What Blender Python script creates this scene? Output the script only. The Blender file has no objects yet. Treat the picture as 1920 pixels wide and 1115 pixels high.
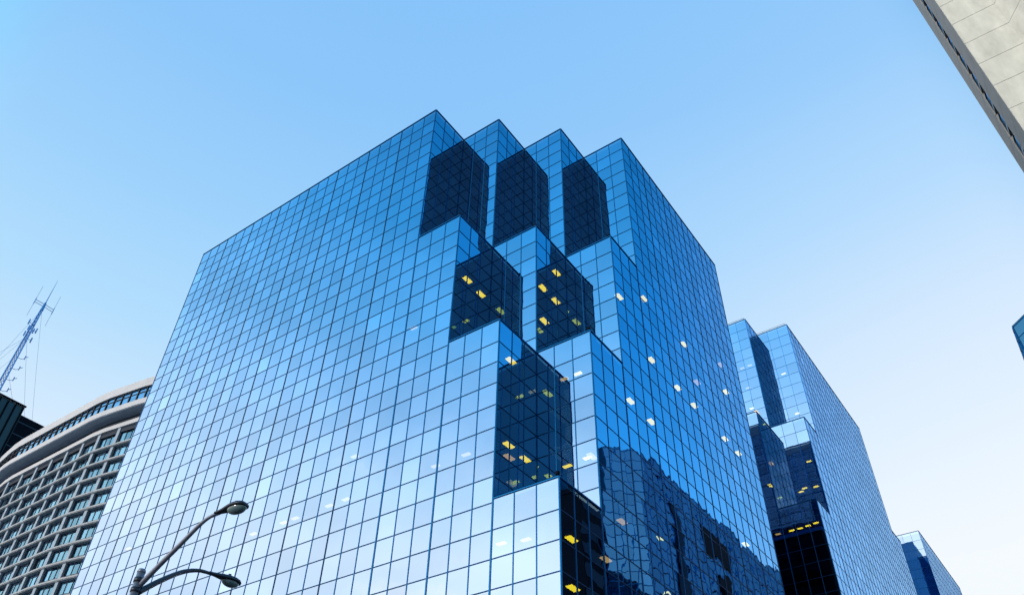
import bpy, math, random
from mathutils import Vector
random.seed(7)
rad = math.radians
sc = bpy.context.scene
COL = sc.collection

# ------------------------------------------------------------------ camera
F_PX, PITCH, YAW, ROLL = 1514.0846, 42.3988, -36.3119, 1.4199
CX, CY, CZ = 22.9903, -22.2162, -45.5511        # camera in tower-grid units (1 pane = 1.5 m)
KR = 1.13296                                    # pane height / pane width
EYE = 1.6
cam_d = bpy.data.cameras.new("camera"); cam = bpy.data.objects.new("camera", cam_d); COL.objects.link(cam)
y_, p_, r_ = rad(YAW), rad(PITCH), rad(ROLL)
fw = Vector((math.sin(y_)*math.cos(p_), math.cos(y_)*math.cos(p_), math.sin(p_)))
rt = Vector((math.cos(y_), -math.sin(y_), 0)); up = rt.cross(fw)
rt2 = rt*math.cos(r_)+up*math.sin(r_); up2 = -rt*math.sin(r_)+up*math.cos(r_)
from mathutils import Matrix
cam.matrix_world = Matrix(((rt2.x, up2.x, -fw.x, 0), (rt2.y, up2.y, -fw.y, 0), (rt2.z, up2.z, -fw.z, EYE), (0, 0, 0, 1)))
cam_d.sensor_width = 36; cam_d.lens = 36*F_PX/1920; cam_d.clip_end = 6000; cam_d.clip_start = 0.1
sc.camera = cam
sc.render.resolution_x = 1024; sc.render.resolution_y = 594
sc.view_settings.view_transform = 'Standard'; sc.view_settings.look = 'None'
sc.view_settings.exposure = 0; sc.view_settings.gamma = 1
sc.cycles.caustics_reflective = False; sc.cycles.caustics_refractive = False
sc.cycles.max_bounces = 10; sc.cycles.glossy_bounces = 6; sc.cycles.transparent_max_bounces = 10
sc.cycles.sample_clamp_indirect = 4

# ------------------------------------------------------------------ sky
SUN_AZ, SUN_EL = 190, 10          # compass style: 0 = +Y, clockwise
w = bpy.data.worlds.new("World"); sc.world = w; w.use_nodes = True
nt = w.node_tree; nt.nodes.clear(); N = nt.nodes; Lk = nt.links
def wn(t, **k):
    n = N.new(t)
    for a, b in k.items(): setattr(n, a, b)
    return n
def wmath(op, a, b=None, c=None, clamp=False):
    n = wn('ShaderNodeMath', operation=op, use_clamp=clamp)
    for i, v in enumerate((a, b, c)):
        if v is None: continue
        if isinstance(v, (int, float)): n.inputs[i].default_value = v
        else: Lk.new(v, n.inputs[i])
    return n.outputs[0]
tc = wn('ShaderNodeTexCoord'); sep = wn('ShaderNodeSeparateXYZ'); Lk.new(tc.outputs['Generated'], sep.inputs[0])
el = wmath('DIVIDE', wmath('ARCSINE', sep.outputs[2]), math.pi/2)
hor = wmath('SQRT', wmath('MAXIMUM', wmath('SUBTRACT', 1.0, wmath('MULTIPLY', sep.outputs[2], sep.outputs[2])), 1e-4))
hx = wmath('DIVIDE', sep.outputs[0], hor); hy = wmath('DIVIDE', sep.outputs[1], hor)
def ramp(stops):
    r = wn('ShaderNodeValToRGB'); cr = r.color_ramp; cr.interpolation = 'EASE' if False else 'LINEAR'
    while len(cr.elements) > 1: cr.elements.remove(cr.elements[-1])
    for i, (e, c) in enumerate(stops):
        x = cr.elements[0] if i == 0 else cr.elements.new(e/90)
        x.position = e/90; x.color = (c[0]/3, c[1]/3, c[2]/3, 1)
    Lk.new(el, r.inputs[0]); return r.outputs[0]
NW = [(0, (.55, .62, .7)), (12, (.84, .90, .96)), (22, (.86, .93, 1.0)), (28, (.68, .84, 1.0)), (36, (.46, .74, 1.0)), (44, (.35, .655, .99)), (54, (.27, .575, .97)), (64, (.245, .55, .965)), (90, (.2, .45, .88))]
NN = [(0, (.6, .68, .75)), (12, (.9, .95, 1.0)), (22, (.92, .96, 1.0)), (28, (.82, .91, 1.0)), (36, (.68, .83, 1.0)), (44, (.475, .725, 1.0)), (54, (.315, .61, .985)), (64, (.26, .565, .975)), (90, (.2, .45, .88))]
SW = [(0, (1.2, .98, .85)), (14, (2.0, 1.62, 1.42)), (24, (2.3, 1.78, 1.5)), (28, (1.70, 1.55, 1.45)), (34, (.88, 1.17, 1.36)), (40, (.34, .88, 1.22)), (47, (.10, .61, 1.0)), (56, (.05, .42, .78)), (66, (.02, .30, .64)), (90, (.02, .2, .5))]
NE = [(0, (.5, .6, .7)), (14, (.5, .85, 1.2)), (22, (.40, .98, 1.42)), (27, (.16, .78, 1.32)), (32, (.06, .58, 1.12)), (40, (.02, .42, .90)), (50, (.015, .34, .70)), (60, (.015, .26, .54)), (90, (.02, .18, .42))]
SE = [(0, (.25, .25, .3)), (22, (.03, .19, .27)), (34, (.03, .155, .21)), (44, (.035, .11, .15)), (56, (.04, .085, .115)), (90, (.12, .14, .18))]
def mix(f, a, b):
    m = wn('ShaderNodeMix', data_type='RGBA'); Lk.new(f, m.inputs[0]); Lk.new(a, m.inputs[6]); Lk.new(b, m.inputs[7]); return m.outputs[2]
def sstep(v, a, b):
    n = wn('ShaderNodeMapRange', interpolation_type='SMOOTHSTEP'); Lk.new(v, n.inputs[0]); n.inputs[1].default_value = a; n.inputs[2].default_value = b; return n.outputs[0]
n_half = mix(sstep(hx, .08, .42), mix(sstep(hx, -.85, .05), ramp(NW), ramp(NN)), ramp(NE))
WW = [(0, (1.2, 1.0, .9)), (14, (2.0, 1.55, 1.4)), (24, (2.3, 1.78, 1.5)), (30, (1.65, 1.53, 1.45)), (38, (.73, 1.13, 1.34)), (47, (.24, .76, 1.12)), (58, (.10, .5, .88)), (90, (.03, .2, .5))]
s_half = mix(sstep(hx, 0.0, .3), mix(sstep(hx, -.70, -1.0), ramp(SW), ramp(WW)), ramp(SE))
# slow unevenness of the evening haze in the south-western half
nz2 = wn('ShaderNodeTexNoise'); nz2.inputs['Scale'].default_value = 4.5; nz2.inputs['Detail'].default_value = 3
mp2 = wn('ShaderNodeMapping'); mp2.inputs['Scale'].default_value = (1, 1, 2.2); mp2.inputs['Rotation'].default_value = (.4, .3, 0); Lk.new(tc.outputs['Generated'], mp2.inputs[0]); Lk.new(mp2.outputs[0], nz2.inputs[0])
mrz = wn('ShaderNodeMapRange'); Lk.new(nz2.outputs[0], mrz.inputs[0]); mrz.inputs[1].default_value = .3; mrz.inputs[2].default_value = .7; mrz.inputs[3].default_value = .90; mrz.inputs[4].default_value = 1.11
vm = wn('ShaderNodeVectorMath', operation='SCALE'); Lk.new(s_half, vm.inputs[0]); Lk.new(mrz.outputs[0], vm.inputs['Scale']); s_half = vm.outputs[0]
sky_c = mix(sstep(hy, -.15, .15), s_half, n_half)
# faint high cloud wisps low in the south-west
nz = wn('ShaderNodeTexNoise'); nz.inputs['Scale'].default_value = 3.2; nz.inputs['Detail'].default_value = 5; nz.inputs['Roughness'].default_value = .55
mp = wn('ShaderNodeMapping'); mp.inputs['Scale'].default_value = (1, 1, 4.5); Lk.new(tc.outputs['Generated'], mp.inputs[0]); Lk.new(mp.outputs[0], nz.inputs[0])
cl = sstep(nz.outputs[0], .52, .78)
low = sstep(el, .40, .25); sth = sstep(hy, 0, -.3)
cf = wmath('MULTIPLY', wmath('MULTIPLY', cl, low), wmath('MULTIPLY', sth, .55))
rgb = wn('ShaderNodeRGB'); rgb.outputs[0].default_value = (1.15, .72, .5, 1)
sky_c = mix(cf, sky_c, rgb.outputs[0])
bg1 = wn('ShaderNodeBackground'); Lk.new(sky_c, bg1.inputs[0]); bg1.inputs[1].default_value = 3.0*.97
nish = wn('ShaderNodeTexSky', sky_type='NISHITA', sun_disc=False, sun_elevation=rad(SUN_EL), sun_rotation=rad(SUN_AZ))
bg2 = wn('ShaderNodeBackground'); Lk.new(nish.outputs[0], bg2.inputs[0]); bg2.inputs[1].default_value = .012
ad = wn('ShaderNodeAddShader'); Lk.new(bg1.outputs[0], ad.inputs[0]); Lk.new(bg2.outputs[0], ad.inputs[1])
wo = wn('ShaderNodeOutputWorld'); Lk.new(ad.outputs[0], wo.inputs[0])
# sun
sd = bpy.data.lights.new("sun", 'SUN'); sd.energy = 1.5; sd.angle = rad(6); sd.color = (1, .95, .90)
so = bpy.data.objects.new("sun", sd); COL.objects.link(so)
sdir = Vector((math.sin(rad(SUN_AZ))*math.cos(rad(SUN_EL)), math.cos(rad(SUN_AZ))*math.cos(rad(SUN_EL)), math.sin(rad(SUN_EL))))
so.rotation_euler = sdir.to_track_quat('Z', 'Y').to_euler(); so.location = (0, 0, 200)

# ------------------------------------------------------------------ materials
def pm(name, base, rough=.6, metal=0, spec=.5, noise=0, nscale=1.5, bump=0, stretch=(1, 1, 1)):
    m = bpy.data.materials.new(name); m.use_nodes = True; t = m.node_tree; b = t.nodes['Principled BSDF']
    b.inputs['Roughness'].default_value = rough; b.inputs['Metallic'].default_value = metal; b.inputs['Specular IOR Level'].default_value = spec
    b.inputs['Base Color'].default_value = (*base, 1)
    if noise:
        g = t.nodes.new('ShaderNodeNewGeometry'); mpn = t.nodes.new('ShaderNodeMapping'); mpn.inputs['Scale'].default_value = stretch
        t.links.new(g.outputs['Position'], mpn.inputs[0])
        n = t.nodes.new('ShaderNodeTexNoise'); n.inputs['Scale'].default_value = nscale; n.inputs['Detail'].default_value = 7; n.inputs['Roughness'].default_value = .65
        t.links.new(mpn.outputs[0], n.inputs[0])
        r = t.nodes.new('ShaderNodeMapRange'); r.inputs[1].default_value = .25; r.inputs[2].default_value = .75; r.inputs[3].default_value = 1-noise; r.inputs[4].default_value = 1+noise
        t.links.new(n.outputs[0], r.inputs[0])
        v = t.nodes.new('ShaderNodeVectorMath'); v.operation = 'SCALE'; v.inputs[0].default_value = base; t.links.new(r.outputs[0], v.inputs['Scale'])
        t.links.new(v.outputs[0], b.inputs['Base Color'])
        if bump:
            bp = t.nodes.new('ShaderNodeBump'); bp.inputs['Strength'].default_value = bump; bp.inputs['Distance'].default_value = .02
            t.links.new(n.outputs[0], bp.inputs['Height']); t.links.new(bp.outputs[0], b.inputs['Normal'])
    return m
def glass(name, refl, trans, seed=0, tilt=.003, warp=.009, rough=0.0, var=.085, wsc=1.1):
    """coated facade glass: a tinted mirror with a little see-through; every pane is hung slightly differently and bows a little"""
    m = bpy.data.materials.new(name); m.use_nodes = True; t = m.node_tree; t.nodes.clear(); n = t.nodes; l = t.links
    def V(op, a, b=None, s=None):
        x = n.new('ShaderNodeVectorMath'); x.operation = op
        for i, q in enumerate((a, b)):
            if q is None: continue
            if isinstance(q, tuple): x.inputs[i].default_value = q
            else: l.new(q, x.inputs[i])
        if s is not None: x.inputs['Scale'].default_value = s
        return x.outputs[0]
    uv = n.new('ShaderNodeUVMap'); uv.uv_map = 'UV'
    idn = V('FLOOR', uv.outputs[0])
    ids = V('ADD', idn, (seed*13.7+.5, seed*5.3+.5, seed))
    wnz = n.new('ShaderNodeTexWhiteNoise'); wnz.noise_dimensions = '3D'; l.new(ids, wnz.inputs['Vector'])
    t1 = V('SCALE', V('SUBTRACT', wnz.outputs['Color'], (.5, .5, .5)), s=tilt*2)
    nz = n.new('ShaderNodeTexNoise'); nz.inputs['Scale'].default_value = wsc; nz.inputs['Detail'].default_value = 2.5
    l.new(V('ADD', uv.outputs[0], V('SCALE', wnz.outputs['Color'], s=37.0)), nz.inputs['Vector'])
    t2 = V('SCALE', V('SUBTRACT', nz.outputs['Color'], (.5, .5, .5)), s=warp*2)
    # bowed pane: normal leans outwards towards the pane's edges, sharply close to the frame
    g = n.new('ShaderNodeNewGeometry')
    nn = V('NORMALIZE', V('ADD', V('ADD', g.outputs['Normal'], t1), t2))
    mr = n.new('ShaderNodeMapRange'); mr.inputs[3].default_value = 1-var; mr.inputs[4].default_value = 1+var; l.new(wnz.outputs['Value'], mr.inputs[0])
    cs = n.new('ShaderNodeVectorMath'); cs.operation = 'SCALE'; cs.inputs[0].default_value = refl; sp = n.new('ShaderNodeSeparateXYZ'); l.new(wnz.outputs['Color'], sp.inputs[0])
    odd = n.new('ShaderNodeMapRange'); odd.inputs[1].default_value = .965; odd.inputs[2].default_value = 1.0; odd.inputs[3].default_value = 1.0; odd.inputs[4].default_value = 1.2; l.new(sp.outputs[1], odd.inputs[0])
    mu = n.new('ShaderNodeMath'); mu.operation = 'MULTIPLY'; l.new(mr.outputs[0], mu.inputs[0]); l.new(odd.outputs[0], mu.inputs[1]); l.new(mu.outputs[0], cs.inputs['Scale'])
    gl = n.new('ShaderNodeBsdfGlossy'); gl.inputs['Roughness'].default_value = rough; l.new(cs.outputs[0], gl.inputs['Color']); l.new(nn, gl.inputs['Normal'])
    tr = n.new('ShaderNodeBsdfTransparent'); tr.inputs[0].default_value = (*trans, 1)
    a = n.new('ShaderNodeAddShader'); l.new(gl.outputs[0], a.inputs[0]); l.new(tr.outputs[0], a.inputs[1])
    o = n.new('ShaderNodeOutputMaterial'); l.new(a.outputs[0], o.inputs[0])
    return m
def lamp(name, c, s):
    m = bpy.data.materials.new(name); m.use_nodes = True; b = m.node_tree.nodes['Principled BSDF']
    b.inputs['Base Color'].default_value = (.8, .8, .75, 1); b.inputs['Emission Color'].default_value = (*c, 1); b.inputs['Emission Strength'].default_value = s
    return m
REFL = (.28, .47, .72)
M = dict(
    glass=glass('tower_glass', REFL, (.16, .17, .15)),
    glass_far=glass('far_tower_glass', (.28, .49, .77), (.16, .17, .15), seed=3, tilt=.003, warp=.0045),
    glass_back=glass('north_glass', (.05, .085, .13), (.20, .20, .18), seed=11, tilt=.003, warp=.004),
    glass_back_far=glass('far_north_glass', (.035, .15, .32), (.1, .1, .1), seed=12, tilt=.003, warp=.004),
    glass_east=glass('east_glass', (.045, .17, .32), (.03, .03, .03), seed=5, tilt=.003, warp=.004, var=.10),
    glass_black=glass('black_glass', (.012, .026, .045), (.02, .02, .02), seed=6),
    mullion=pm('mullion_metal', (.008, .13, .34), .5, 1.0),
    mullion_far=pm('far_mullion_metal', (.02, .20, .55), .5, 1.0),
    mullion_dark=pm('dark_mullion_metal', (.006, .045, .13), .5, 1.0),
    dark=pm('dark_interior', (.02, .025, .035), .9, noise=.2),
    roof=pm('roof_gravel', (.12, .12, .12), .9, noise=.3, nscale=6),
    light=lamp('ceiling_lamp', (1, .76, .03), 5.0),
    light_dim=lamp('ceiling_lamp_dim', (1, .66, .25), 2.0),
    concrete=pm('cream_concrete', (.66, .68, .61), .85, noise=.2, nscale=.9, bump=.3, stretch=(1, 1, .35)),
    concrete_shaded=pm('shaded_concrete', (.27, .29, .29), .85, noise=.14, nscale=.7, bump=.3),  # cream concrete darkened to stand for shade on the west face
    hotel_pier=pm('hotel_pier_concrete', (.42, .54, .66), .85, noise=.12, nscale=.8),
    hotel_ledge=pm('hotel_ledge_concrete', (.46, .52, .57), .8, noise=.2, nscale=1.3, stretch=(1, 1, .4)),
    hotel_fascia=pm('hotel_fascia_concrete', (.68, .72, .76), .8, noise=.1, nscale=.5),
    hotel_soffit=pm('hotel_soffit_panel', (.36, .46, .58), .8, noise=.12, nscale=.6),
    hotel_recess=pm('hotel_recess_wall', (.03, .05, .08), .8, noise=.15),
    hotel_glass=glass('hotel_glass', (.10, .30, .56), (.10, .11, .12), seed=8, tilt=.012, warp=.006, var=.2),
    hotel_glass_low=glass('hotel_window_glass', (.10, .27, .42), (.42, .44, .46), seed=9, tilt=.02, warp=.01, var=.25),
    curtain=pm('curtain_cloth', (.30, .52, .72), .9, noise=.35, nscale=2.2, stretch=(3, 3, .1)),
    frame=pm('window_frame_metal', (.02, .035, .06), .5, .3),
    dgreen=pm('dark_green_glass_wall', (.006, .022, .036), .3, 0, .5, noise=.3, nscale=.4),
    dblack=pm('black_stone_wall', (.003, .006, .014), .7, 0, .08, noise=.3, nscale=.5),
    mast=pm('mast_haze_blue', (.08, .34, .78), .6, .2),  # blue haze of distance put into the mast's colour
    pole=pm('galvanised_steel', (.25, .30, .39), .45, .6, noise=.15, nscale=9),
    lamphead=pm('lamp_head_paint', (.035, .05, .075), .4, .4, noise=.1, nscale=12),
    lens=pm('lamp_lens', (.13, .22, .24), .15, 0, .8, noise=.2, nscale=14),
    asphalt=pm('asphalt', (.05, .05, .055), .9, noise=.25, nscale=3, bump=.4),
    paving=pm('paving', (.28, .28, .27), .85, noise=.15, nscale=1.2),
    ground=pm('ground_soil', (.24, .25, .26), .9, noise=.2, nscale=.05),
    paint=pm('road_paint', (.75, .75, .72), .7, noise=.1),
    kerb=pm('kerb_stone', (.33, .33, .32), .8, noise=.15),
)

# ------------------------------------------------------------------ mesh helpers
def U(x, y, z): return ((x-CX)*1.5, (y-CY)*1.5, (z-CZ)*1.5+EYE)     # tower grid -> metres
class MB:
    def __init__(s): s.v = []; s.f = []; s.m = []; s.uv = {}
    def quad(s, a, b, c, d, mi=0, uv=None):
        i = len(s.v); s.v += [a, b, c, d]; s.f.append((i, i+1, i+2, i+3)); s.m.append(mi)
        if uv: s.uv[len(s.f)-1] = uv
    def prism(s, poly, z0, z1, mi=0):
        n = len(poly); i = len(s.v); s.v += [(x, y, z0) for x, y in poly]+[(x, y, z1) for x, y in poly]
        s.f.append(tuple(i+k for k in reversed(range(n)))); s.m.append(mi)
        s.f.append(tuple(i+n+k for k in range(n))); s.m.append(mi)
        for k in range(n):
            j = (k+1) % n; s.f.append((i+k, i+j, i+n+j, i+n+k)); s.m.append(mi)
    def box(s, x0, y0, z0, x1, y1, z1, mi=0):
        x0, x1 = sorted((x0, x1)); y0, y1 = sorted((y0, y1)); z0, z1 = sorted((z0, z1))
        s.prism([(x0, y0), (x1, y0), (x1, y1), (x0, y1)], z0, z1, mi)
    def obox(s, p, q, n, d0, d1, z0, z1, mi=0):
        """box along plan segment p-q, reaching from d0 to d1 along plan normal n"""
        a = [(p[0]+n[0]*d0, p[1]+n[1]*d0), (q[0]+n[0]*d0, q[1]+n[1]*d0), (q[0]+n[0]*d1, q[1]+n[1]*d1), (p[0]+n[0]*d1, p[1]+n[1]*d1)]
        s.prism(a, z0, z1, mi)
    def tube(s, pts, rs, n=10, mi=0, cap=True, flat=None):
        pts = [Vector(p) for p in pts]; rings = []
        if isinstance(rs, (int, float)): rs = [rs]*len(pts)
        t0 = (pts[1]-pts[0]).normalized(); ref = Vector((0, 0, 1)) if abs(t0.z) < .9 else Vector((1, 0, 0))
        for k, p in enumerate(pts):
            t = (pts[min(k+1, len(pts)-1)]-pts[max(k-1, 0)]).normalized()
            a = t.cross(ref).normalized(); b = a.cross(t).normalized(); r = rs[k]
            i = len(s.v); rings.append(i)
            ra, rb = (r, r) if not isinstance(r, tuple) else r
            for j in range(n):
                g = 2*math.pi*j/n; s.v.append(tuple(p+a*ra*math.cos(g)+b*rb*math.sin(g)))
        for k in range(len(pts)-1):
            for j in range(n):
                q = (j+1) % n; s.f.append((rings[k]+j, rings[k]+q, rings[k+1]+q, rings[k+1]+j)); s.m.append(mi)
        if cap:
            s.f.append(tuple(rings[0]+j for j in reversed(range(n)))); s.m.append(mi)
            s.f.append(tuple(rings[-1]+j for j in range(n))); s.m.append(mi)
    def build(s, name, mats, parent=None, smooth=False, org=None):
        if parent is not None: org = Vector(parent['_o'])
        org = Vector(org or (0, 0, 0))
        me = bpy.data.meshes.new(name); me.from_pydata([tuple(Vector(v)-org) for v in s.v], [], s.f)
        if not isinstance(mats, (list, tuple)): mats = [mats]
        for m in mats: me.materials.append(m)
        for p, mi in zip(me.polygons, s.m): p.material_index = mi; p.use_smooth = smooth
        if s.uv:
            ul = me.uv_layers.new(name='UV')
            for fi, uvs in s.uv.items():
                for li, c in zip(me.polygons[fi].loop_indices, uvs): ul.data[li].uv = c
        me.validate(); me.update()
        o = bpy.data.objects.new(name, me); COL.objects.link(o)
        if parent is not None: o.parent = parent
        else: o.location = org
        o['_o'] = tuple(org); return o
def thing(name, label, cat, loc, group=None):
    o = bpy.data.objects.new(name, None); COL.objects.link(o); o.location = loc; o.empty_display_size = .5
    o['_o'] = tuple(loc); o['label'] = label; o['category'] = cat
    if group: o['group'] = group
    return o

# ------------------------------------------------------------------ ground, street
def struct(name, mb, m):
    o = mb.build(name, m); o['kind'] = 'structure'; return o
g = MB(); g.quad((-3000, -3000, 0), (3000, -3000, 0), (3000, 3000, 0), (-3000, 3000, 0)); struct('ground', g, M['ground'])
X9 = U(9, 0, 0)[0]; XE = U(26.6, 0, 0)[0]; Y0 = U(0, 0, 0)[1]
g = MB(); g.quad((X9+5, -300, .004), (XE-3.5, -300, .004), (XE-3.5, 500, .004), (X9+5, 500, .004))
g.quad((-400, -2, .008), (X9+5, -2, .008), (X9+5, Y0-5, .008), (-400, Y0-5, .008)); struct('road', g, M['asphalt'])
g = MB()
for k in range(40):
    yy = -60+k*9; xm = (X9+5+XE-3.5)/2; g.quad((xm-.08, yy, .014), (xm+.08, yy, .014), (xm+.08, yy+3, .014), (xm-.08, yy+3, .014))
struct('road_marking', g, M['paint'])
g = MB(); g.box(X9+.2, Y0-5, .012, X9+5, 400, .13); g.box(-200, Y0-5, .0121, X9+.2, Y0-.2, .13); g.box(XE-3.5, -200, .012, XE+6, 400, .13); struct('pavement', g, M['paving'])

# ------------------------------------------------------------------ stepped glass towers
TIER = [0, 10.95, 18.88, 26.88]
def curtain(parent, kind, plane, a, b, z0r, z1r, zt, gm, flip=1, pw=.062, colw=3, org_c=0):
    """one flat run of curtain wall. kind 'L' faces -y (plane is y), 'R' faces +x (plane is x); a..b along it; rows z0r..z1r below zt"""
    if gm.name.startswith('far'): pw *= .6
    def P(t, r, out=0):
        if kind == 'L': x, y, z = U(t, plane, zt-KR*r); return (x, y-out*flip, z)
        x, y, z = U(plane, t, zt-KR*r); return (x+out*flip, y, z)
    g = MB()
    g.quad(P(a, z1r), P(b, z1r), P(b, z0r), P(a, z0r), 0, [(a-org_c, -z1r), (b-org_c, -z1r), (b-org_c, -z0r), (a-org_c, -z0r)])
    if (kind == 'R') ^ (flip < 0): g.f[0] = g.f[0]
    cw = g.build('curtain_wall', gm, parent)
    m = MB()
    c0 = math.ceil(a-org_c+.01)+org_c; c = c0
    hw = pw/2
    def vbar(t, w_, out, mi=0):
        q0 = P(t, z1r, -.05); q1 = P(t, z0r, out)
        if kind == 'L': m.box(q0[0]-w_/2, q0[1], q0[2], q0[0]+w_/2, q1[1], q1[2], mi)
        else: m.box(q0[0], q0[1]-w_/2, q0[2], q1[0], q0[1]+w_/2, q1[2], mi)
    while c < b-.05:
        h3 = round(c-org_c) % colw == 0; vbar(c, pw*1.5 if h3 else pw, .028, 1 if h3 else 0); c += 1
    e = .024/1.5
    vbar(a+e, pw*.9, .034); vbar(b-e, pw*.9, .034)
    r = math.ceil(z0r-.02)
    while r < z1r-.05:
        if r > z0r+.2 or r == 0:
            q0 = P(a+e*2, r, -.04); q1 = P(b-e*2, r, .02)
            m.box(q0[0], q0[1], q0[2]-hw, q1[0], q1[1], q0[2]+hw, 1)
        r += 1
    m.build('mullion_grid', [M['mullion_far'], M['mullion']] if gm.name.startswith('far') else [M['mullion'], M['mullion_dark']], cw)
    # coping along the top
    k = MB(); q0 = P(a, z0r, -.12); q1 = P(b, z0r, .06); k.box(q0[0], q0[1], q0[2], q1[0], q1[1], q0[2]+.07)
    k.build('coping', M['mullion'], parent)
def stair_poly(t, ox, oy, yn, xw, ins, flat=False):
    """plan of the stepped corner at tier t, all four corner cells of 3 panes"""
    y = 3 if flat else 0; n = (2 if flat else 3)-t; x = 3*t+(3 if flat else 0)
    if flat and t == 3: n = 0; x = 9
    pts = [(xw, y)]
    pts.append((x, y))
    for _ in range(n):
        y += 3; pts.append((x, y)); x += 3; pts.append((x, y))
    pts += [(9, yn), (xw, yn)]
    out = []
    for i, (x, y) in enumerate(pts):
        if i == 0: q = (x+ins, y+ins)
        elif i == len(pts)-1: q = (x+ins, y-ins)
        elif i == len(pts)-2: q = (x-ins, y-ins)
        else: q = (x-ins, y+ins)
        out.append(U(q[0]+ox, q[1]+oy, 0)[:2])
    return out
def stepped_tower(root, ox, oy, zt, xw, yn, gm, lights, bottom, gback, flat=False):
    T = TIER+[bottom]
    L = [(0, xw, 0, 0, 4), (0, 0, 3, 1, 4), (0, 3, 6, 2, 4), (0, 6, 9, 3, 4), (3, 0, 3, 0, 1), (3, 3, 6, 1, 2), (3, 6, 9, 2, 3), (6, 3, 6, 0, 1), (6, 6, 9, 1, 2), (9, 6, 9, 0, 1)]
    R_ = [(9, 9, yn, 0, 4), (9, 6, 9, 1, 4), (9, 3, 6, 2, 4), (9, 0, 3, 3, 4), (0, 0, 3, 0, 1), (3, 3, 6, 0, 1), (6, 6, 9, 0, 1), (3, 0, 3, 1, 2), (6, 3, 6, 1, 2), (6, 0, 3, 2, 3)]
    if flat:      # this tower's front is one cell shallower
        L = [(3, xw, 3, 0, 4), (3, 3, 6, 1, 4), (3, 6, 9, 2, 4), (6, 3, 6, 0, 1), (6, 6, 9, 1, 2), (9, 6, 9, 0, 1)]
        R_ = [(9, 9, yn, 0, 4), (9, 6, 9, 1, 4), (9, 3, 6, 2, 4), (3, 3, 6, 0, 1), (6, 6, 9, 0, 1), (6, 3, 6, 1, 2)]
    for y, a, b, t0, t1 in L: curtain(root, 'L', oy+y, ox+a, ox+b, T[t0], T[t1], zt, gm, org_c=ox)
    for x, a, b, t0, t1 in R_: curtain(root, 'R', ox+x, oy+a, oy+b, T[t0], T[t1], zt, gm, org_c=oy)
    # back (north) and west sides
    curtain(root, 'L', oy+yn, ox+xw, ox+9, 0, bottom, zt, gback, flip=-1, org_c=ox)
    curtain(root, 'R', ox+xw, oy+(3 if flat else 0), oy+yn, 0, bottom, zt, gm, flip=-1, org_c=oy)
    ins = .22
    z = lambda r: U(0, 0, zt-KR*r)[2]
    g = MB(); g.prism(stair_poly(0, ox, oy, yn, xw, .05, flat), z(.35), z(.12)); g.build('roof', M['roof'], root)
    r = 1
    while r < bottom-1:
        t = 0 if r < 10.5 else 1 if r < 18.5 else 2 if r < 26.5 else 3
        g = MB(); g.prism(stair_poly(t, ox, oy, yn, xw, ins, flat), z(r+1), z(r+.02)); g.build('floor_slab', M['dark'], root)
        r += 2
    # terrace floors close the gap between slab and glass
    for t, cells in ((1, [(0, 0), (3, 3), (6, 6)]), (2, [(3, 0), (6, 3)]), (3, [(6, 0)])):
        for cx_, cy_ in cells:
            if flat and cy_ == 0: continue
            g = MB(); a = U(ox+cx_+.03, oy+cy_+.03, 0); b = U(ox+cx_+2.97, oy+cy_+2.97, 0); zz = z(T[t]+.16)
            g.box(a[0], a[1], zz-.1, b[0], b[1], zz); g.build('terrace_roof', M['roof'], root)
    # ceiling lights: a recessed fixture mesh for each facing, copied
    proto = {}
    for kd, x, y, row, dim in lights:
        key = (kd, dim)
        wx, wy = (.38, .82) if kd == 'R' else (.60, .28)
        c = Vector(U(x, y, zt-KR*row)); c.z -= .03
        if key not in proto:
            g = MB(); g.box(-wx/2, -wy/2, -.03, wx/2, wy/2, .05); g.f = g.f
            o = g.build('ceiling_light', M['light_dim' if dim else 'light'], None); o['_o'] = (0, 0, 0); proto[key] = o
        else: o = proto[key].copy(); COL.objects.link(o)
        o.parent = root; o.location = c-Vector(root['_o'])
def corner_fit(root, x, y, zt, row):
    g = MB(); c = U(x, y, zt-KR*row); g.tube([(c[0]-.25, c[1]+.25, c[2]), (c[0]-.25, c[1]+.25, c[2]+.42)], .05, 8)
    g.tube([(c[0]-.25, c[1]+.25, c[2]+.34), (c[0]-.25, c[1]+.25, c[2]+.52)], [.12, .14], 10)
    g.build('roof_lamp', M['dblack'], root)

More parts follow.
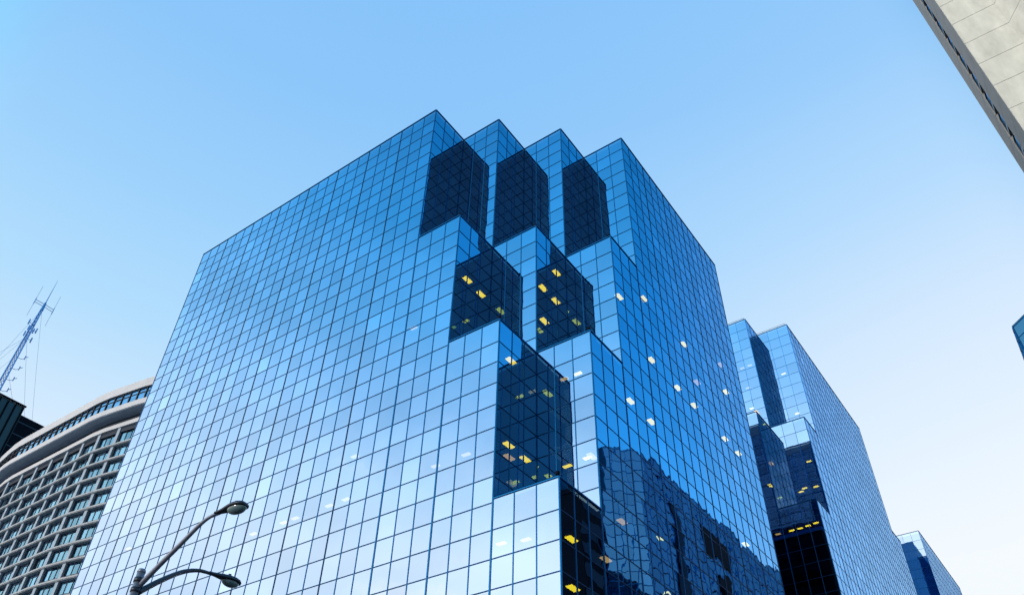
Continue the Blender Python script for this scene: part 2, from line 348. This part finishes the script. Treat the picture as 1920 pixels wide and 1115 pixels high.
ML = [('R', 8.53+d, y, r) for d, y, r in ()]
lm = [('R', 2.58, 1.5, 14, 0), ('R', 2.50, 3.3-.5, 14, 0), ('R', 5.56, 4.3, 14, 0), ('R', 5.56, 5.7, 12, 0), ('R', 5.56, 5.55, 14, 0), ('R', 5.56, 4.4, 16, 0),
      ('L', 7.65, 4.0, 20, 0), ('L', 6.9, 4.0, 20, 1), ('R', 5.62, 1.46, 20, 0), ('R', 5.65, 1.40, 24, 0), ('R', 5.6, 2.7, 24, 0), ('R', 5.1, 2.2, 24, 1), ('R', 8.1, 4.1, 24, 1), ('L', 6.8, 4.2, 24, 0), ('L', 7.9, 4.1, 24, 0),
      ('L', -.45, 1.0, 16, 1), ('L', 3.7, 1.0, 24, 1), ('L', -3.3, 1.0, 22, 1), ('L', -6.8, 1.0, 24, 1), ('L', -3.4, 1.0, 24, 1), ('L', -4.5, 1.0, 24, 1), ('L', -7.6, 1.0, 24, 1), ('L', -9.8, 1.0, 24, 1),
      ('L', 2.0, 1.0, 24, 1), ('L', 5.68, 1.05, 28, 1), ('L', 6.64, 1.3, 28, 1), ('L', -21.5, 1.1, 22, 1), ('L', -13.3, 1.1, 28, 1),
      ('R', 8.58, 7.2, 14, 0), ('R', 8.58, 10.4, 12, 0), ('R', 8.6, 10.4, 16, 0), ('R', 8.62, 15.5, 12, 0), ('R', 8.62, 13.5, 16, 0), ('R', 8.62, 15.6, 16, 0), ('R', 8.66, 21.6, 10, 1), ('R', 8.68, 21.6, 12, 0),
      ('R', 8.6, 7.3, 20, 0), ('R', 8.6, 9.45, 20, 0), ('R', 8.62, 21.9, 16, 0), ('R', 8.62, 19.9, 16, 0), ('R', 8.6, 20.1, 22, 0), ('R', 8.66, 16.6, 14, 1), ('R', 8.1, 2.2, 28, 0), ('R', 8.58, 1.4, 30, 0), ('R', 8.3, 4.4, 28, 1), ('R', 8.3, 6.0, 26, 1)]
main = thing('glass_tower', 'large stepped blue mirror-glass office tower filling the middle of the picture', 'office tower', U(-7, 12, CZ-EYE/1.5))
BOT = (0-(CZ-EYE/1.5))/KR
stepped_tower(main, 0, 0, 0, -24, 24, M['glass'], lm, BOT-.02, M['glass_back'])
for x, y, r in ((3, 0, 10.95), (6, 3, 10.95), (9, 6, 10.95), (6, 0, 18.88), (9, 3, 18.88), (9, 0, 26.88)): corner_fit(main, x, y, 0, r)

OX, OY, OZ = .39, 32.5, 6.0
lt = [('L', 8.6, 39.6, 14, 0), ('L', 7.75, 39.5, 16, 0), ('L', 7.3, 39.9, 16, 0), ('L', 8.6, 39.75, 16, 0), ('L', 7.35, 36.8, 20, 0), ('L', 8.0, 36.7, 20, 0), ('L', 8.65, 36.6, 20, 0),
      ('L', 4.81, 39.6, 4, 1), ('L', 5.56, 39.6, 4, 1), ('L', 4.9, 39.7, 6, 1), ('L', 4.87, 39.7, 8, 0), ('L', 7.7, 42.6, 4, 0), ('L', 7.95, 42.75, 8, 0), ('L', 7.9, 39.6, 18, 1), ('L', 6.7, 36.8, 20, 0), ('L', 5.6, 36.8, 20, 1), ('R', 5.6, 37.6, 16, 0), ('R', 5.9, 37.2, 10, 1), ('R', 5.9, 38.2, 14, 1)]
twin = thing('glass_tower', 'second stepped mirror-glass tower seen just behind the right side of the largest one', 'office tower', U(0, 48, CZ-EYE/1.5))
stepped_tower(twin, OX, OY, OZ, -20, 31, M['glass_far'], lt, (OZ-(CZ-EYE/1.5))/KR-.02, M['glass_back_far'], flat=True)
# lower setbacks at its far end
for t, yy in ((1, 34), (2, 37)):
    curtain(twin, 'R', OX+9, OY+yy-3, OY+yy, TIER[t], 46, OZ, M['glass_far'], org_c=OY)
    curtain(twin, 'L', OY+yy, OX-10, OX+9, TIER[t], 46, OZ, M['glass_back_far'], flip=-1, org_c=OX)
    g = MB(); a = U(OX-10, OY+yy-2.99, OZ-KR*(TIER[t]+.2)); b = U(OX+8.97, OY+yy-.03, 0); g.box(a[0], a[1], a[2]-.3, b[0], b[1], a[2]); g.build('terrace_roof', M['roof'], twin)
    zr = TIER[t]+1
    while zr < 45:
        g = MB(); a = U(OX-10, OY+yy-3.0, OZ-KR*(zr+1)); b = U(OX+8.7, OY+yy-.25, OZ-KR*zr); g.box(a[0], a[1], a[2], b[0], b[1], b[2]); g.build('floor_slab', M['dark'], twin); zr += 2
pb = MB(); a = U(OX-8, OY+31.02, OZ-14); b = U(6.5, 69.1, OZ); pb.box(a[0], a[1], a[2], b[0], b[1], b[2]); pb.build('plant_room', M['glass_back_far'], twin)
# thin rails above its roof edge
for (x, y, x2, y2, rr) in ((3, 6, 6, 6, 0), (6, 9, 9, 9, 0), (6, 6, 6, 9, 0)):
    g = MB(); a = Vector(U(OX+x, OY+y, OZ)); b = Vector(U(OX+x2, OY+y2, OZ)); h_ = Vector((0, 0, .55)); off = Vector((-.3, .3, 0))
    g.tube([a+h_+off, b+h_+off], .03, 6)
    n_ = 4
    for i in range(n_+1):
        p = a.lerp(b, i/n_)+off; g.tube([p, p+h_], .022, 6)
    g.build('roof_rail', M['pole'], twin)

t3 = thing('glass_tower', 'smallest mirror-glass tower peeking out at the lower right behind the second one', 'office tower', U(0, 92, CZ-EYE/1.5))
b3 = (1.33-(CZ-EYE/1.5))/KR-.02
curtain(t3, 'L', 82.14, -8.61, 9.39, 0, b3, 1.33, M['glass_far'], org_c=.39)
curtain(t3, 'R', 9.39, 82.14, 102.8, 0, b3, 1.33, M['glass_far'], org_c=82.14)
curtain(t3, 'L', 102.8, -8.61, 9.39, 0, b3, 1.33, M['glass_far'], flip=-1, org_c=.39)
curtain(t3, 'R', -8.61, 82.14, 102.8, 0, b3, 1.33, M['glass_far'], flip=-1, org_c=82.14)
g = MB(); a = U(-8.5, 82.25, 1.1); b = U(9.3, 102.7, .9); g.box(a[0], a[1], b[2], b[0], b[1], a[2]); g.build('roof', M['roof'], t3)
r = 2
while r < b3-2:
    g = MB(); a = U(-8.4, 82.4, 1.33-KR*(r+1)); b = U(9.2, 102.5, 1.33-KR*r); g.box(a[0], a[1], a[2], b[0], b[1], b[2]); g.build('floor_slab', M['dark'], t3); r += 2

# podium between the first two towers (mirrored in the lower part of the second tower)
pod = thing('podium_block', 'low black block tucked in the gap between the two large glass towers', 'building', U(-6, 27, CZ-EYE/1.5))
g = MB(); a = U(-20, 24.3, CZ-EYE/1.5); b = U(7.5, 28.4, -14.4); g.box(a[0], a[1], a[2], b[0], b[1], b[2]); g.build('wall', M['dblack'], pod)
g = MB()
for i in range(14):
    zz = b[2]-1.2-i*3.4; g.box(a[0]+1, b[1]+.02, zz-1.8, b[0]-1, b[1]+.06, zz)
g.build('window_band', M['glass_black'], pod)
g = MB(); g.box(a[0]-.1, a[1], b[2]+.002, b[0]+.1, b[1]+.15, b[2]+.4); g.build('coping', M['mullion'], pod)

# ------------------------------------------------------------------ glass building across the street (seen mirrored, and at the right edge)
east = thing('glass_building', 'blue glass building whose roof corner just enters at the far right edge', 'office building', U(34, 60, CZ-EYE/1.5))
ZTE = U(0, 0, -1.0)[2]
pl = [(26.62, 43.6), (29.6, 40.8), (48, 40.8), (48, 84), (26.35, 84)]
P2 = [U(x, y, 0)[:2] for x, y in pl]
def gface(parent, p, q, z0, z1, mat, sx=2.2, sz=1.75, out=.05, bw=.1, cut=None):
    p = Vector((*p, 0)); q = Vector((*q, 0)); d = (q-p); Ln = d.length; d.normalize(); n = Vector((d.y, -d.x, 0))
    g = MB(); g.quad((p.x, p.y, z0), (q.x, q.y, z0), (q.x, q.y, z1), (p.x, p.y, z1), 0, [(0, z0/sz), (Ln/sx, z0/sz), (Ln/sx, z1/sz), (0, z1/sz)])
    cw = g.build('curtain_wall', mat, parent); m = MB()
    k = 0
    while k*sx < Ln+.01:
        c = p+d*min(max(k*sx, bw), Ln-bw); m.obox(c-d*bw/2, c+d*bw/2, n, -.05, out+.02, z0, z1); k += 1
    z = z1-.1; k = 0
    while z > z0:
        m.obox(p+d*bw, q-d*bw, n, -.04, out if k % 2 else out+.01, z-(.07 if k % 2 else .11), z); z -= sz; k += 1
    m.build('mullion_grid', M['mullion'], cw)
# counter-clockwise seen from outside: west face runs north to south
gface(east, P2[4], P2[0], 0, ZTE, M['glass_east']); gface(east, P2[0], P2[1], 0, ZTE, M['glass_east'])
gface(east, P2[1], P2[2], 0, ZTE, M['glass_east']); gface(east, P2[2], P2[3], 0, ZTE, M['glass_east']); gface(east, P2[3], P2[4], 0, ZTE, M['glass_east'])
g = MB(); g.prism([tuple(p) for p in P2], ZTE, ZTE+.08); g.build('roof', M['dblack'], east)
# dark bays and a louvre opening on its street side
def wx(y): return 26.62+(26.35-26.62)*(y-43.6)/(84-43.6)
def bay(name, y0, y1, z0, z1, mat, out):
    g = MB(); a = U(wx(y0), y0, 0); b = U(wx(y1), y1, 0); g.prism([(a[0]+.1, a[1]), (a[0]-out, a[1]), (b[0]-out, b[1]), (b[0]+.1, b[1])], z0, z1)
    return g.build(name, mat, east)
bay('dark_bay', 49.2, 51.0, 0, U(0, 0, -4.2)[2], M['glass_black'], .35)
bay('dark_bay', 60.2, 62.2, 0, U(0, 0, -8)[2], M['dblack'], .35)
bay('dark_bay', 74, 77, 0, U(0, 0, -6)[2], M['dblack'], .35)
lou = bay('louvre_opening', 56.8, 64, U(0, 0, -6.6)[2], U(0, 0, -3.6)[2], M['dblack'], .12)
for y, zz in ((46, -9.5), (46.2, -15), (47.5, -16), (47, -20), (45.6, -24)):
    g = MB(); a = U(wx(y), y, zz); g.box(a[0]-.10, a[1]-.8, a[2]-.15, a[0]-.06, a[1]+.8, a[2]+.15); g.build('lit_window', M['light_dim'], east)

blk = thing('black_tower', 'narrow black building across the street mirrored near the lowest corner of the glass tower', 'building', U(30, 36.2, CZ-EYE/1.5))
a = U(28.5, 34.4, CZ-EYE/1.5); b = U(31.5, 38, -9.0)
g = MB(); g.box(a[0], a[1], a[2], b[0], b[1], b[2]); g.build('wall', M['dblack'], blk)
g = MB()
for i in range(18):
    zz = b[2]-1.0-i*3.1
    g.box(a[0]-.05, a[1]+.4, zz-1.7, a[0]-.01, b[1]-.4, zz)
g.build('window_band', M['glass_black'], blk)
g = MB(); g.box(a[0]-.15, a[1]-.15, b[2]+.002, b[0]+.15, b[1]+.15, b[2]+.5); g.box(a[0]+1, a[1]+1, b[2]+.5, a[0]+3, a[1]+3, b[2]+1.6); g.build('parapet', M['dblack'], blk)

# ------------------------------------------------------------------ cream concrete tower at the upper right
cr = thing('concrete_tower', 'cream precast concrete tower cutting across the upper right corner', 'building', (16, 58, 0))
XW, YS, YN = 9.97, 53.4, 63.3
XF = 13.56; cant = (14.96, 51.5); XEa = 26.0
ST = 3.3; ZJ = EYE+72.3
nst = 30; zlist = [ZJ+(6-k)*ST for k in range(nst)]
wall = MB(); core = MB()
WY0, WY1 = 57.75, 59.75
for k, zt_ in enumerate(zlist):
    z1 = zt_-.025; z0 = max(zt_-ST+.025, 0)
    if z1 <= 0.3: break
    # south skin: flat, cant, front
    def strip(p, q, th=.22):
        p = Vector((*p, 0)); q = Vector((*q, 0)); d = (q-p).normalized(); n = Vector((d.y, -d.x, 0)); wall.obox(p, q, n, 0, -th, z0, z1)
    strip((XW, YS), (XF, YS)); strip((XF+.002, YS), cant)
    # west pier next to the corner and far pier, shade painted in as darker grey
    wall.box(XW, YS+.225, z0, XW+.25, WY0, z1, 1); wall.box(XW, WY1, z0, XW+.25, YN, z1, 1)
wall.build('wall_panels', [M['concrete'], M['concrete_shaded']], cr)
core.prism([(XW+.26, YS+.26), (XF, YS+.26), (cant[0]+.35, cant[1]+.3), (XEa, cant[1]+.3), (XEa, YN), (XW+.26, YN)], 0, zlist[0]-.1); core.build('core_wall', M['dgreen'], cr)
g = MB(); g.prism([(XW-.1, YS-.1), (XF, YS-.1), (cant[0], cant[1]-.1), (XEa, cant[1]-.1), (XEa, YN), (XW-.1, YN)], zlist[0], zlist[0]+.8); g.build('parapet', M['concrete'], cr)
wp = None; fp = None
for k, zt_ in enumerate(zlist):
    if zt_-ST < 0: break
    if wp is None:
        g = MB(); g.quad((0, 0, 0), (0, 1.9, 0), (0, 1.9, 1.75), (0, 0, 1.75), 0, [(0, 0), (1, 0), (1, 1), (0, 1)])
        g.box(-.06, -.06, -.06, .05, 0, 1.81, 1); g.box(-.06, 1.9, -.06, .05, 1.96, 1.81, 1); g.box(-.06, 0, -.06, .05, 1.9, 0, 1); g.box(-.06, 0, 1.75, .05, 1.9, 1.81, 1)
        wp = g.build('window', [M['hotel_glass'], M['frame']], None); wo_ = wp
    else: wo_ = wp.copy(); COL.objects.link(wo_)
    wo_.parent = cr; wo_.location = Vector((XW+.16, WY0+.05, zt_-2.6))-Vector(cr['_o'])
    g = MB(); g.box(XW+.10, WY0, zt_-ST+.1, XW+.25, WY1, zt_-2.75); g.build('spandrel', M['dgreen'], cr)
    # front bay windows with piers
    g = MB(); x = cant[0]
    g.box(cant[0]+.02, cant[1]+.002, zt_-ST+.03, XEa, cant[1]+.28, zt_-2.2)
    while x < XEa-1: g.box(x+.02, cant[1]+.003, zt_-2.2, x+.5, cant[1]+.29, zt_-.03); x += 2.4
    g.build('window_surround', M['concrete'], cr)

# ------------------------------------------------------------------ curved hotel on the left
HX = [(-205, 68.5), (-185, 60.2), (-167, 54.9), (-157.5, 53.45), (-128.4, 53.4), (-117.2, 55.1), (-100, 60.5)]
def smooth(pts, it=2):
    for _ in range(it):
        o = [pts[0]]
        for a, b in zip(pts, pts[1:]):
            d = math.dist(a, b); f = min(.25, 1.6/d)
            o += [(a[0]+(b[0]-a[0])*f, a[1]+(b[1]-a[1])*f), (b[0]+(a[0]-b[0])*f, b[1]+(a[1]-b[1])*f)]
        o.append(pts[-1]); pts = o
    return pts
HP = smooth(HX, 1)
def offset(path, d):
    out = []
    for i, p in enumerate(path):
        a = path[max(i-1, 0)]; b = path[min(i+1, len(path)-1)]
        dx, dy = b[0]-a[0], b[1]-a[1]; l_ = math.hypot(dx, dy); n = (-dy/l_, dx/l_)       # inwards is +y
        out.append((p[0]+n[0]*d, p[1]+n[1]*d))
    return out
hot = thing('curved_hotel', 'curved concrete building with a grid of windows and an overhanging glazed top storey', 'hotel', (-150, 62, 0))
def band(name, d_out, z0, z1, m, th=.6, parent=hot):
    g = MB(); o = offset(HP, d_out); i_ = offset(HP, d_out+th)
    for k in range(len(o)-1):
        g.quad((*o[k], z0), (*o[k+1], z0), (*o[k+1], z1), (*o[k], z1))
        g.quad((*i_[k], z0), (*i_[k+1], z0), (*o[k+1], z0), (*o[k], z0))
        g.quad((*o[k], z1), (*o[k+1], z1), (*i_[k+1], z1), (*i_[k], z1))
    return g.build(name, m, parent)
hz = lambda h: EYE+h*1.5          # h in grid units above the eye
band('roof_fascia', 0, hz(54.45), hz(55.6), M['hotel_fascia'], th=9)
band('ledge', -.12, hz(51.9), hz(52.62), M['hotel_fascia'], th=.5)
band('soffit', -.02, hz(51.82), hz(51.88), M['hotel_soffit'], th=2.1)
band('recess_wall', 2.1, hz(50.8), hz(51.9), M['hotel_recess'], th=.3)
band('cornice', 1.35, hz(50.25), hz(50.82), M['hotel_fascia'], th=1.2)
# glazed top storey
wb = MB(); fr = MB(); oo = offset(HP, .35); z0, z1 = hz(52.62), hz(54.45); zm = z0+(z1-z0)*.66; acc = 0
for k in range(len(oo)-1):
    L_ = math.dist(oo[k], oo[k+1])
    wb.quad((*oo[k], z0), (*oo[k+1], z0), (*oo[k+1], z1), (*oo[k], z1), 0, [(acc/1.9, 0), ((acc+L_)/1.9, 0), ((acc+L_)/1.9, 2), (acc/1.9, 2)])
    d = ((oo[k+1][0]-oo[k][0])/L_, (oo[k+1][1]-oo[k][1])/L_); n = (d[1], -d[0])
    fr.obox(oo[k], oo[k+1], n, -.02, .10, zm-.06, zm+.06)
    s0 = math.ceil(acc/1.9)*1.9-acc
    while s0 < L_:
        c = (oo[k][0]+d[0]*s0, oo[k][1]+d[1]*s0); fr.obox((c[0]-d[0]*.07, c[1]-d[1]*.07), (c[0]+d[0]*.07, c[1]+d[1]*.07), n, -.02, .16, z0, z1); s0 += 1.9
    acc += L_
wbo = wb.build('glazed_storey', M['hotel_glass'], hot); fr.build('window_frame', M['frame'], wbo)
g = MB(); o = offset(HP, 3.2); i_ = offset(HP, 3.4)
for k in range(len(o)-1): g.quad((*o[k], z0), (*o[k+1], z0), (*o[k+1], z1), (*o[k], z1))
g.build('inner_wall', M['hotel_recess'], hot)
for x in (-166.2, -160.0, -157.6, -155.5, -153.5, -151.2, -149, -144.9, -142.6):
    yy = 53.45 if x > -157.5 else 53.45+(-157.5-x)*.15
    g = MB(); g.box(x-.42, yy+.75, z0+.25, x+.42, yy+1.35, z0+.42); g.build('ceiling_light', M['light_dim'], hot)
# shaft: piers, ledges, windows on facets
SP = [(-190.5, 64.0), (-186, 62.4), (-171.8, 58.05), (-167.2, 57.05), (-162.3, 56.0), (-157.4, 55.2)]+[(-157.4+4.86*k, 55.15) for k in range(1, 7)]+[(-123.4, 55.75), (-118.6, 56.6), (-113.8, 57.9), (-109.2, 59.3), (-104.7, 60.8)]
SP = [(-185.6, 62.2), (-181.0, 60.7), (-176.4, 59.25), (-171.8, 58.05), (-167.2, 57.05)]+SP[4:]
ztop = hz(49.7); FL = 2.9; nf = 26
piers = MB(); ledg = MB(); back = MB(); lint = MB()
wins = []
for i in range(len(SP)-1):
    a, b = SP[i], SP[i+1]; L_ = math.dist(a, b); d = ((b[0]-a[0])/L_, (b[1]-a[1])/L_); n = (d[1], -d[0])
    if i > 0:
        piers.obox((a[0]-d[0]*.32, a[1]-d[1]*.32), (a[0]+d[0]*.32, a[1]+d[1]*.32), n, -.7, .0, .0, hz(50.24))
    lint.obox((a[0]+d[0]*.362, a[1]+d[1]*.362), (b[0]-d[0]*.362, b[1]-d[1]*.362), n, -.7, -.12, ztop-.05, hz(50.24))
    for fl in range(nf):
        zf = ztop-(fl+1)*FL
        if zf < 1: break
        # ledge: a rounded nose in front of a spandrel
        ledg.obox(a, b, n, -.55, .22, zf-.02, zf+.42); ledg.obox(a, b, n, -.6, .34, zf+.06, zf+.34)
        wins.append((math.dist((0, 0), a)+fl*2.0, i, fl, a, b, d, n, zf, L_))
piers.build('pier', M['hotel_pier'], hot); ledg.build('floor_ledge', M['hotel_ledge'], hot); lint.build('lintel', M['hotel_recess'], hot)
def window_mb(mb, a, b, d, n, zf, L_, seed):
    z0, z1 = zf+.42, zf+FL-.02; s0, s1 = .38, L_-.38; rn = random.Random(seed)
    P = lambda s, o: (a[0]+d[0]*s+n[0]*o, a[1]+d[1]*s+n[1]*o)
    mb.quad((*P(s0, -.42), z0), (*P(s1, -.42), z0), (*P(s1, -.42), z1), (*P(s0, -.42), z1), 0, [(seed % 97, 0), (seed % 97+2.99, 0), (seed % 97+2.99, .99), (seed % 97, .99)])
    mb.obox(P(s0, 0), P(s1, 0), n, -.43, -.36, z0+.42, z0+.50, 1)
    for f in (0, .34, .66, 1):
        s = s0+.05+(s1-s0-.1)*f; mb.obox(P(s-.05, 0), P(s+.05, 0), n, -.43, -.35, z0, z1, 1)
    # curtains hanging behind the glass, drawn to different widths
    x = s0+.1
    while x < s1-.3:
        wv = rn.uniform(.25, .8)
        if rn.random() < .72: mb.obox(P(x, 0), P(min(x+wv, s1-.1), 0), n, -.62, -.58, z0, z1-.05, 2)
        x += wv+rn.uniform(.05, .25)
hm = [M['hotel_glass_low'], M['frame'], M['curtain']]
vis = [w_ for w_ in wins if w_[2] < 10 and w_[1] <= 13]
vis.sort(key=lambda w_: w_[0]); near = vis[:100]; keys = {(w_[1], w_[2]) for w_ in near}
for w_ in near:
    mb = MB(); window_mb(mb, *w_[3:7], w_[7], w_[8], w_[1]*31+w_[2]); mb.build('window', hm, hot)
mb = MB()
for w_ in wins:
    if (w_[1], w_[2]) not in keys: window_mb(mb, *w_[3:7], w_[7], w_[8], w_[1]*31+w_[2])
st = mb.build('window', hm, hot); st['kind'] = 'stuff'
g = MB(); bp = offset(SP, .85); g.prism(bp+[(-104, 90), (-186, 90)], 0, hz(51.7)); g.build('inner_wall', M['dark'], hot)
g = MB(); g.prism(offset(HP, 8.5)+[(-104, 90), (-200, 90)], hz(51.95), hz(55.5)); g.build('roof', M['roof'], hot)

# ------------------------------------------------------------------ dark tower and mast at the left edge
dk = thing('dark_tower', 'dark green-black ribbed tower at the left edge behind the curved building', 'building', (-230, 60, 0))
h1, h2 = EYE+81.7*1.5, EYE+80.5*1.5
g = MB(); g.box(-213.7, 36, 0, -250, 70.2, h1); w1 = g.build('wall', M['dgreen'], dk)
g = MB()
for k in range(16):
    y = 70.0-k*2.05; g.box(-213.7, y-.32, 0, -213.35, y+.0, h1-.35)
g.box(-213.69, 36, h1, -213.2, 70.35, h1+.35); g.build('rib', M['dblack'], w1)
g = MB(); g.box(-214.6, 70.21, 0, -250, 92, h2); wg = g.build('wing_wall', M['dblack'], dk)
g = MB()
for k in range(12):
    g.box(-214.58, 70.4, h2-2.2-k*3.6, -214.5, 91, h2-1.9-k*3.6)
g.build('floor_band', M['frame'], wg)
for y, zz in ((64.2, 111.5), (73.4, 114.2), (72.5, 109.0)):
    xx = -213.6 if y < 70 else -214.5
    g = MB(); g.box(xx, y-.45, zz-.3, xx+.1, y+.45, zz+.3); g.build('lit_window', M['light_dim'], dk)

ms = thing('antenna_mast', 'tall thin lattice antenna mast with guy wires leaning into view at the left', 'mast', (-230.5, 67, h1))
B = Vector((-230.5, 67, 0)); zz = lambda h: EYE+h
def ring(h, r, a): return B+Vector((r*math.cos(a), r*math.sin(a), zz(h)))
g = MB(); H0, H1 = 121, 164; seg = 30
for j in range(3):
    a = j*2.094+.3; g.tube([ring(H0, .95, a), ring(150, .6, a), ring(H1, .28, a)], .2, 6)
for k in range(seg):
    h_a = H0+(H1-H0)*k/seg; h_b = H0+(H1-H0)*(k+1)/seg
    ra = .95-.67*k/seg; rb = .95-.67*(k+1)/seg
    for j in range(3):
        a = j*2.094+.3; b = a+2.094; g.tube([ring(h_a, ra, a), ring(h_b, rb, b)], .10, 4); g.tube([ring(h_a, ra, a), ring(h_a, ra, b)], .04, 4)
g.build('lattice', M['mast'], ms)
g = MB(); g.tube([ring(H1-1, 0, 0), ring(168, 0, 0), ring(176.4, 0, 0)], [.22, .14, .04], 6); g.tube([ring(163.5, 0, 0), ring(166.6, 0, 0)], [.5, .35], 8); g.build('spike', M['mast'], ms)
vr = Vector((math.cos(rad(-73.8)), -math.sin(rad(-73.8)), 0)); 
for s_, dh in ((-1, 1.5), (1, -1.2)):
    g = MB()
    for o_ in (0, .9):
        g.tube([B+Vector((0, 0, zz(165.2+o_))), B+vr*s_*2.9+Vector((0, 0, zz(165.0+o_+dh*.4)))], .09, 5)
    e = B+vr*s_*2.9; c = 165.3+dh*.4
    g.tube([e+Vector((0, 0, zz(c-6.0))), e+Vector((0, 0, zz(c+6.2)))], .05, 5); g.tube([e+Vector((0, 0, zz(c-1.2))), e+Vector((0, 0, zz(c+1.4)))], .12, 6)
    g.build('side_antenna', M['mast'], ms)
rn = random.Random(4)
for k in range(9):
    a = k*1.4; h_ = 151.5+k*.75; r_o = 1.1+.5*(k % 3)*.6
    g = MB(); c = ring(h_, 0, 0); e = ring(h_+.2, r_o, a); g.tube([c, e], .08, 5); g.tube([e-Vector((0, 0, .9)), e+Vector((0, 0, .9))], .2, 6)
    g.build('panel_antenna', M['mast'], ms)
for h_ in (145.2, 141.3, 137.4, 133.5):
    g = MB(); c = B+Vector((0, 0, zz(h_))); e = c+vr*2.2+Vector((0, 0, .5)); g.tube([c, c+vr*1.5, e], .08, 5); g.tube([e-Vector((0, 0, .3)), e+Vector((0, 0, 1.0))], .14, 6); g.tube([e+Vector((0, 0, .4)), e+vr*.7+Vector((0, 0, .9))], .1, 5)
    g.build('bracket_antenna', M['mast'], ms)
for k, (h_, dv) in enumerate(((164, (2.5, 14)), (153, (1, 13)), (140, (3, 11)), (164, (-15, -6)), (153, (-15, -9)), (146, (-15, -8)), (153, (-4, -16)))):
    g = MB(); p0 = B+Vector((0, 0, zz(h_))); p1 = Vector((B.x+dv[0], B.y+dv[1], h1 if True else 0))
    p1.z = h1 if B.y+dv[1] < 70 else h2
    pts = [p0.lerp(p1, t/6)-Vector((0, 0, .5*math.sin(math.pi*t/6))) for t in range(7)]
    g.tube(pts, .035, 4, cap=False); g.build('guy_wire', M['mast'], ms)

# ------------------------------------------------------------------ street lamp
sl = thing('street_lamp', 'grey double-arm street lamp with two cobra heads in front of the glass facade', 'street lamp', (-16.85, 9.3, 0))
h = lambda v: v+EYE
g = MB(); g.tube([(-16.85, 9.3, 0), (-16.85, 9.3, 4), (-16.85, 9.3, h(7.42))], [.17, .125, .086], 16); g.build('pole', M['pole'], sl, True)
g = MB(); g.tube([(-16.85, 9.3, h(7.42)), (-16.85, 9.3, h(7.46)), (-16.85, 9.3, h(7.5))], [.094, .094, .075], 16); g.build('pole_cap', M['pole'], sl, True)
g = MB(); g.tube([(-16.85, 9.3, 0), (-16.85, 9.3, .35), (-16.85, 9.3, .4)], [.26, .26, .18], 16); g.build('base_plate', M['pole'], sl, True)
for z in (6.98, 7.2):
    g = MB(); g.tube([(-16.85, 9.3, h(z)), (-16.85, 9.3, h(z+.1))], .104, 16); g.build('arm_clamp', M['lamphead'], sl, True)
def bez(pts, n=18):
    pts = [Vector(p) for p in pts]; out = []
    for i in range(len(pts)-1):
        p0 = pts[max(i-1, 0)]; p1 = pts[i]; p2 = pts[i+1]; p3 = pts[min(i+2, len(pts)-1)]
        for k in range(n):
            t = k/n; out.append(.5*((2*p1)+(-p0+p2)*t+(2*p0-5*p1+4*p2-p3)*t*t+(-p0+3*p1-3*p2+p3)*t**3))
    out.append(pts[-1]); return out
def arm(pts, r0, r1, mat):
    c = bez(pts, 8); g = MB(); n = len(c); g.tube(c, [r0+(r1-r0)*i/(n-1) for i in range(n)], 12); return g.build('arm', mat, sl, True)
def cobra(p, q, roll=0):
    """cobra head from its neck p to its nose q"""
    p = Vector(p); q = Vector(q); L_ = (q-p).length; t = (q-p).normalized(); s = t.cross(Vector((0, 0, 1))).normalized(); u = s.cross(t)
    st = [(0, .05, .05, 0), (.10, .06, .055, 0), (.25, .085, .07, .005), (.42, .125, .09, .015), (.6, .165, .10, .02), (.78, .175, .10, .018), (.9, .15, .085, .01), (.97, .10, .055, 0), (1, .03, .02, -.01)]
    g = MB(); n = 20; rings = []
    for (f, w_, hh, o_) in st:
        rings.append(len(g.v)); c = p+t*L_*f+u*o_
        for j in range(n):
            a = 2*math.pi*j/n; y_ = math.sin(a); g.v.append(tuple(c+s*w_*math.cos(a)+u*(hh*y_ if y_ > 0 else hh*.45*y_)))
    for k in range(len(st)-1):
        for j in range(n):
            b = (j+1) % n; g.f.append((rings[k]+j, rings[k]+b, rings[k+1]+b, rings[k+1]+j)); g.m.append(0)
    g.f.append(tuple(rings[0]+j for j in range(n))); g.m.append(0); g.f.append(tuple(rings[-1]+j for j in range(n))); g.m.append(0)
    hd = g.build('lamp_head', M['lamphead'], sl, True)
    # bowl lens under the wide half
    g = MB(); c = p+t*L_*.69+u*-.028; rr = 6; n = 20; rings = []
    for k in range(rr+1):
        e = math.pi/2*k/rr; rings.append(len(g.v))
        for j in range(n):
            a = 2*math.pi*j/n; g.v.append(tuple(c+t*(.235*math.cos(e)*math.cos(a))+s*(.145*math.cos(e)*math.sin(a))-u*(.115*math.sin(e))))
    for k in range(rr):
        for j in range(n):
            b = (j+1) % n; g.f.append((rings[k]+j, rings[k]+b, rings[k+1]+b, rings[k+1]+j)); g.m.append(0)
    g.build('lens', M['lens'], hd, True)
    g = MB(); c = p+t*L_*.62+u*.11; g.tube([c, c+u*.05], [.045, .04], 10); g.build('photocell', M['lamphead'], hd, True)
arm([(-16.84, 9.35, h(7.14)), (-16.2, 9.31, h(7.47)), (-15.58, 9.28, h(7.78)), (-15.1, 9.25, h(8.02)), (-14.84, 9.25, h(8.13)), (-14.55, 9.27, h(8.2))], .062, .036, M['pole'])
cobra((-14.6, 9.26, h(8.19)), (-13.78, 9.42, h(8.23)))
arm([(-16.82, 9.36, h(7.0)), (-16.95, 9.9, h(7.5)), (-17.12, 10.45, h(7.93)), (-17.2, 10.9, h(8.15)), (-17.2, 11.25, h(8.2))], .072, .036, M['lamphead'])
cobra((-17.2, 11.2, h(8.2)), (-17.12, 12.1, h(8.2)))

for o in list(bpy.data.objects):
    if '_o' in o: del o['_o']
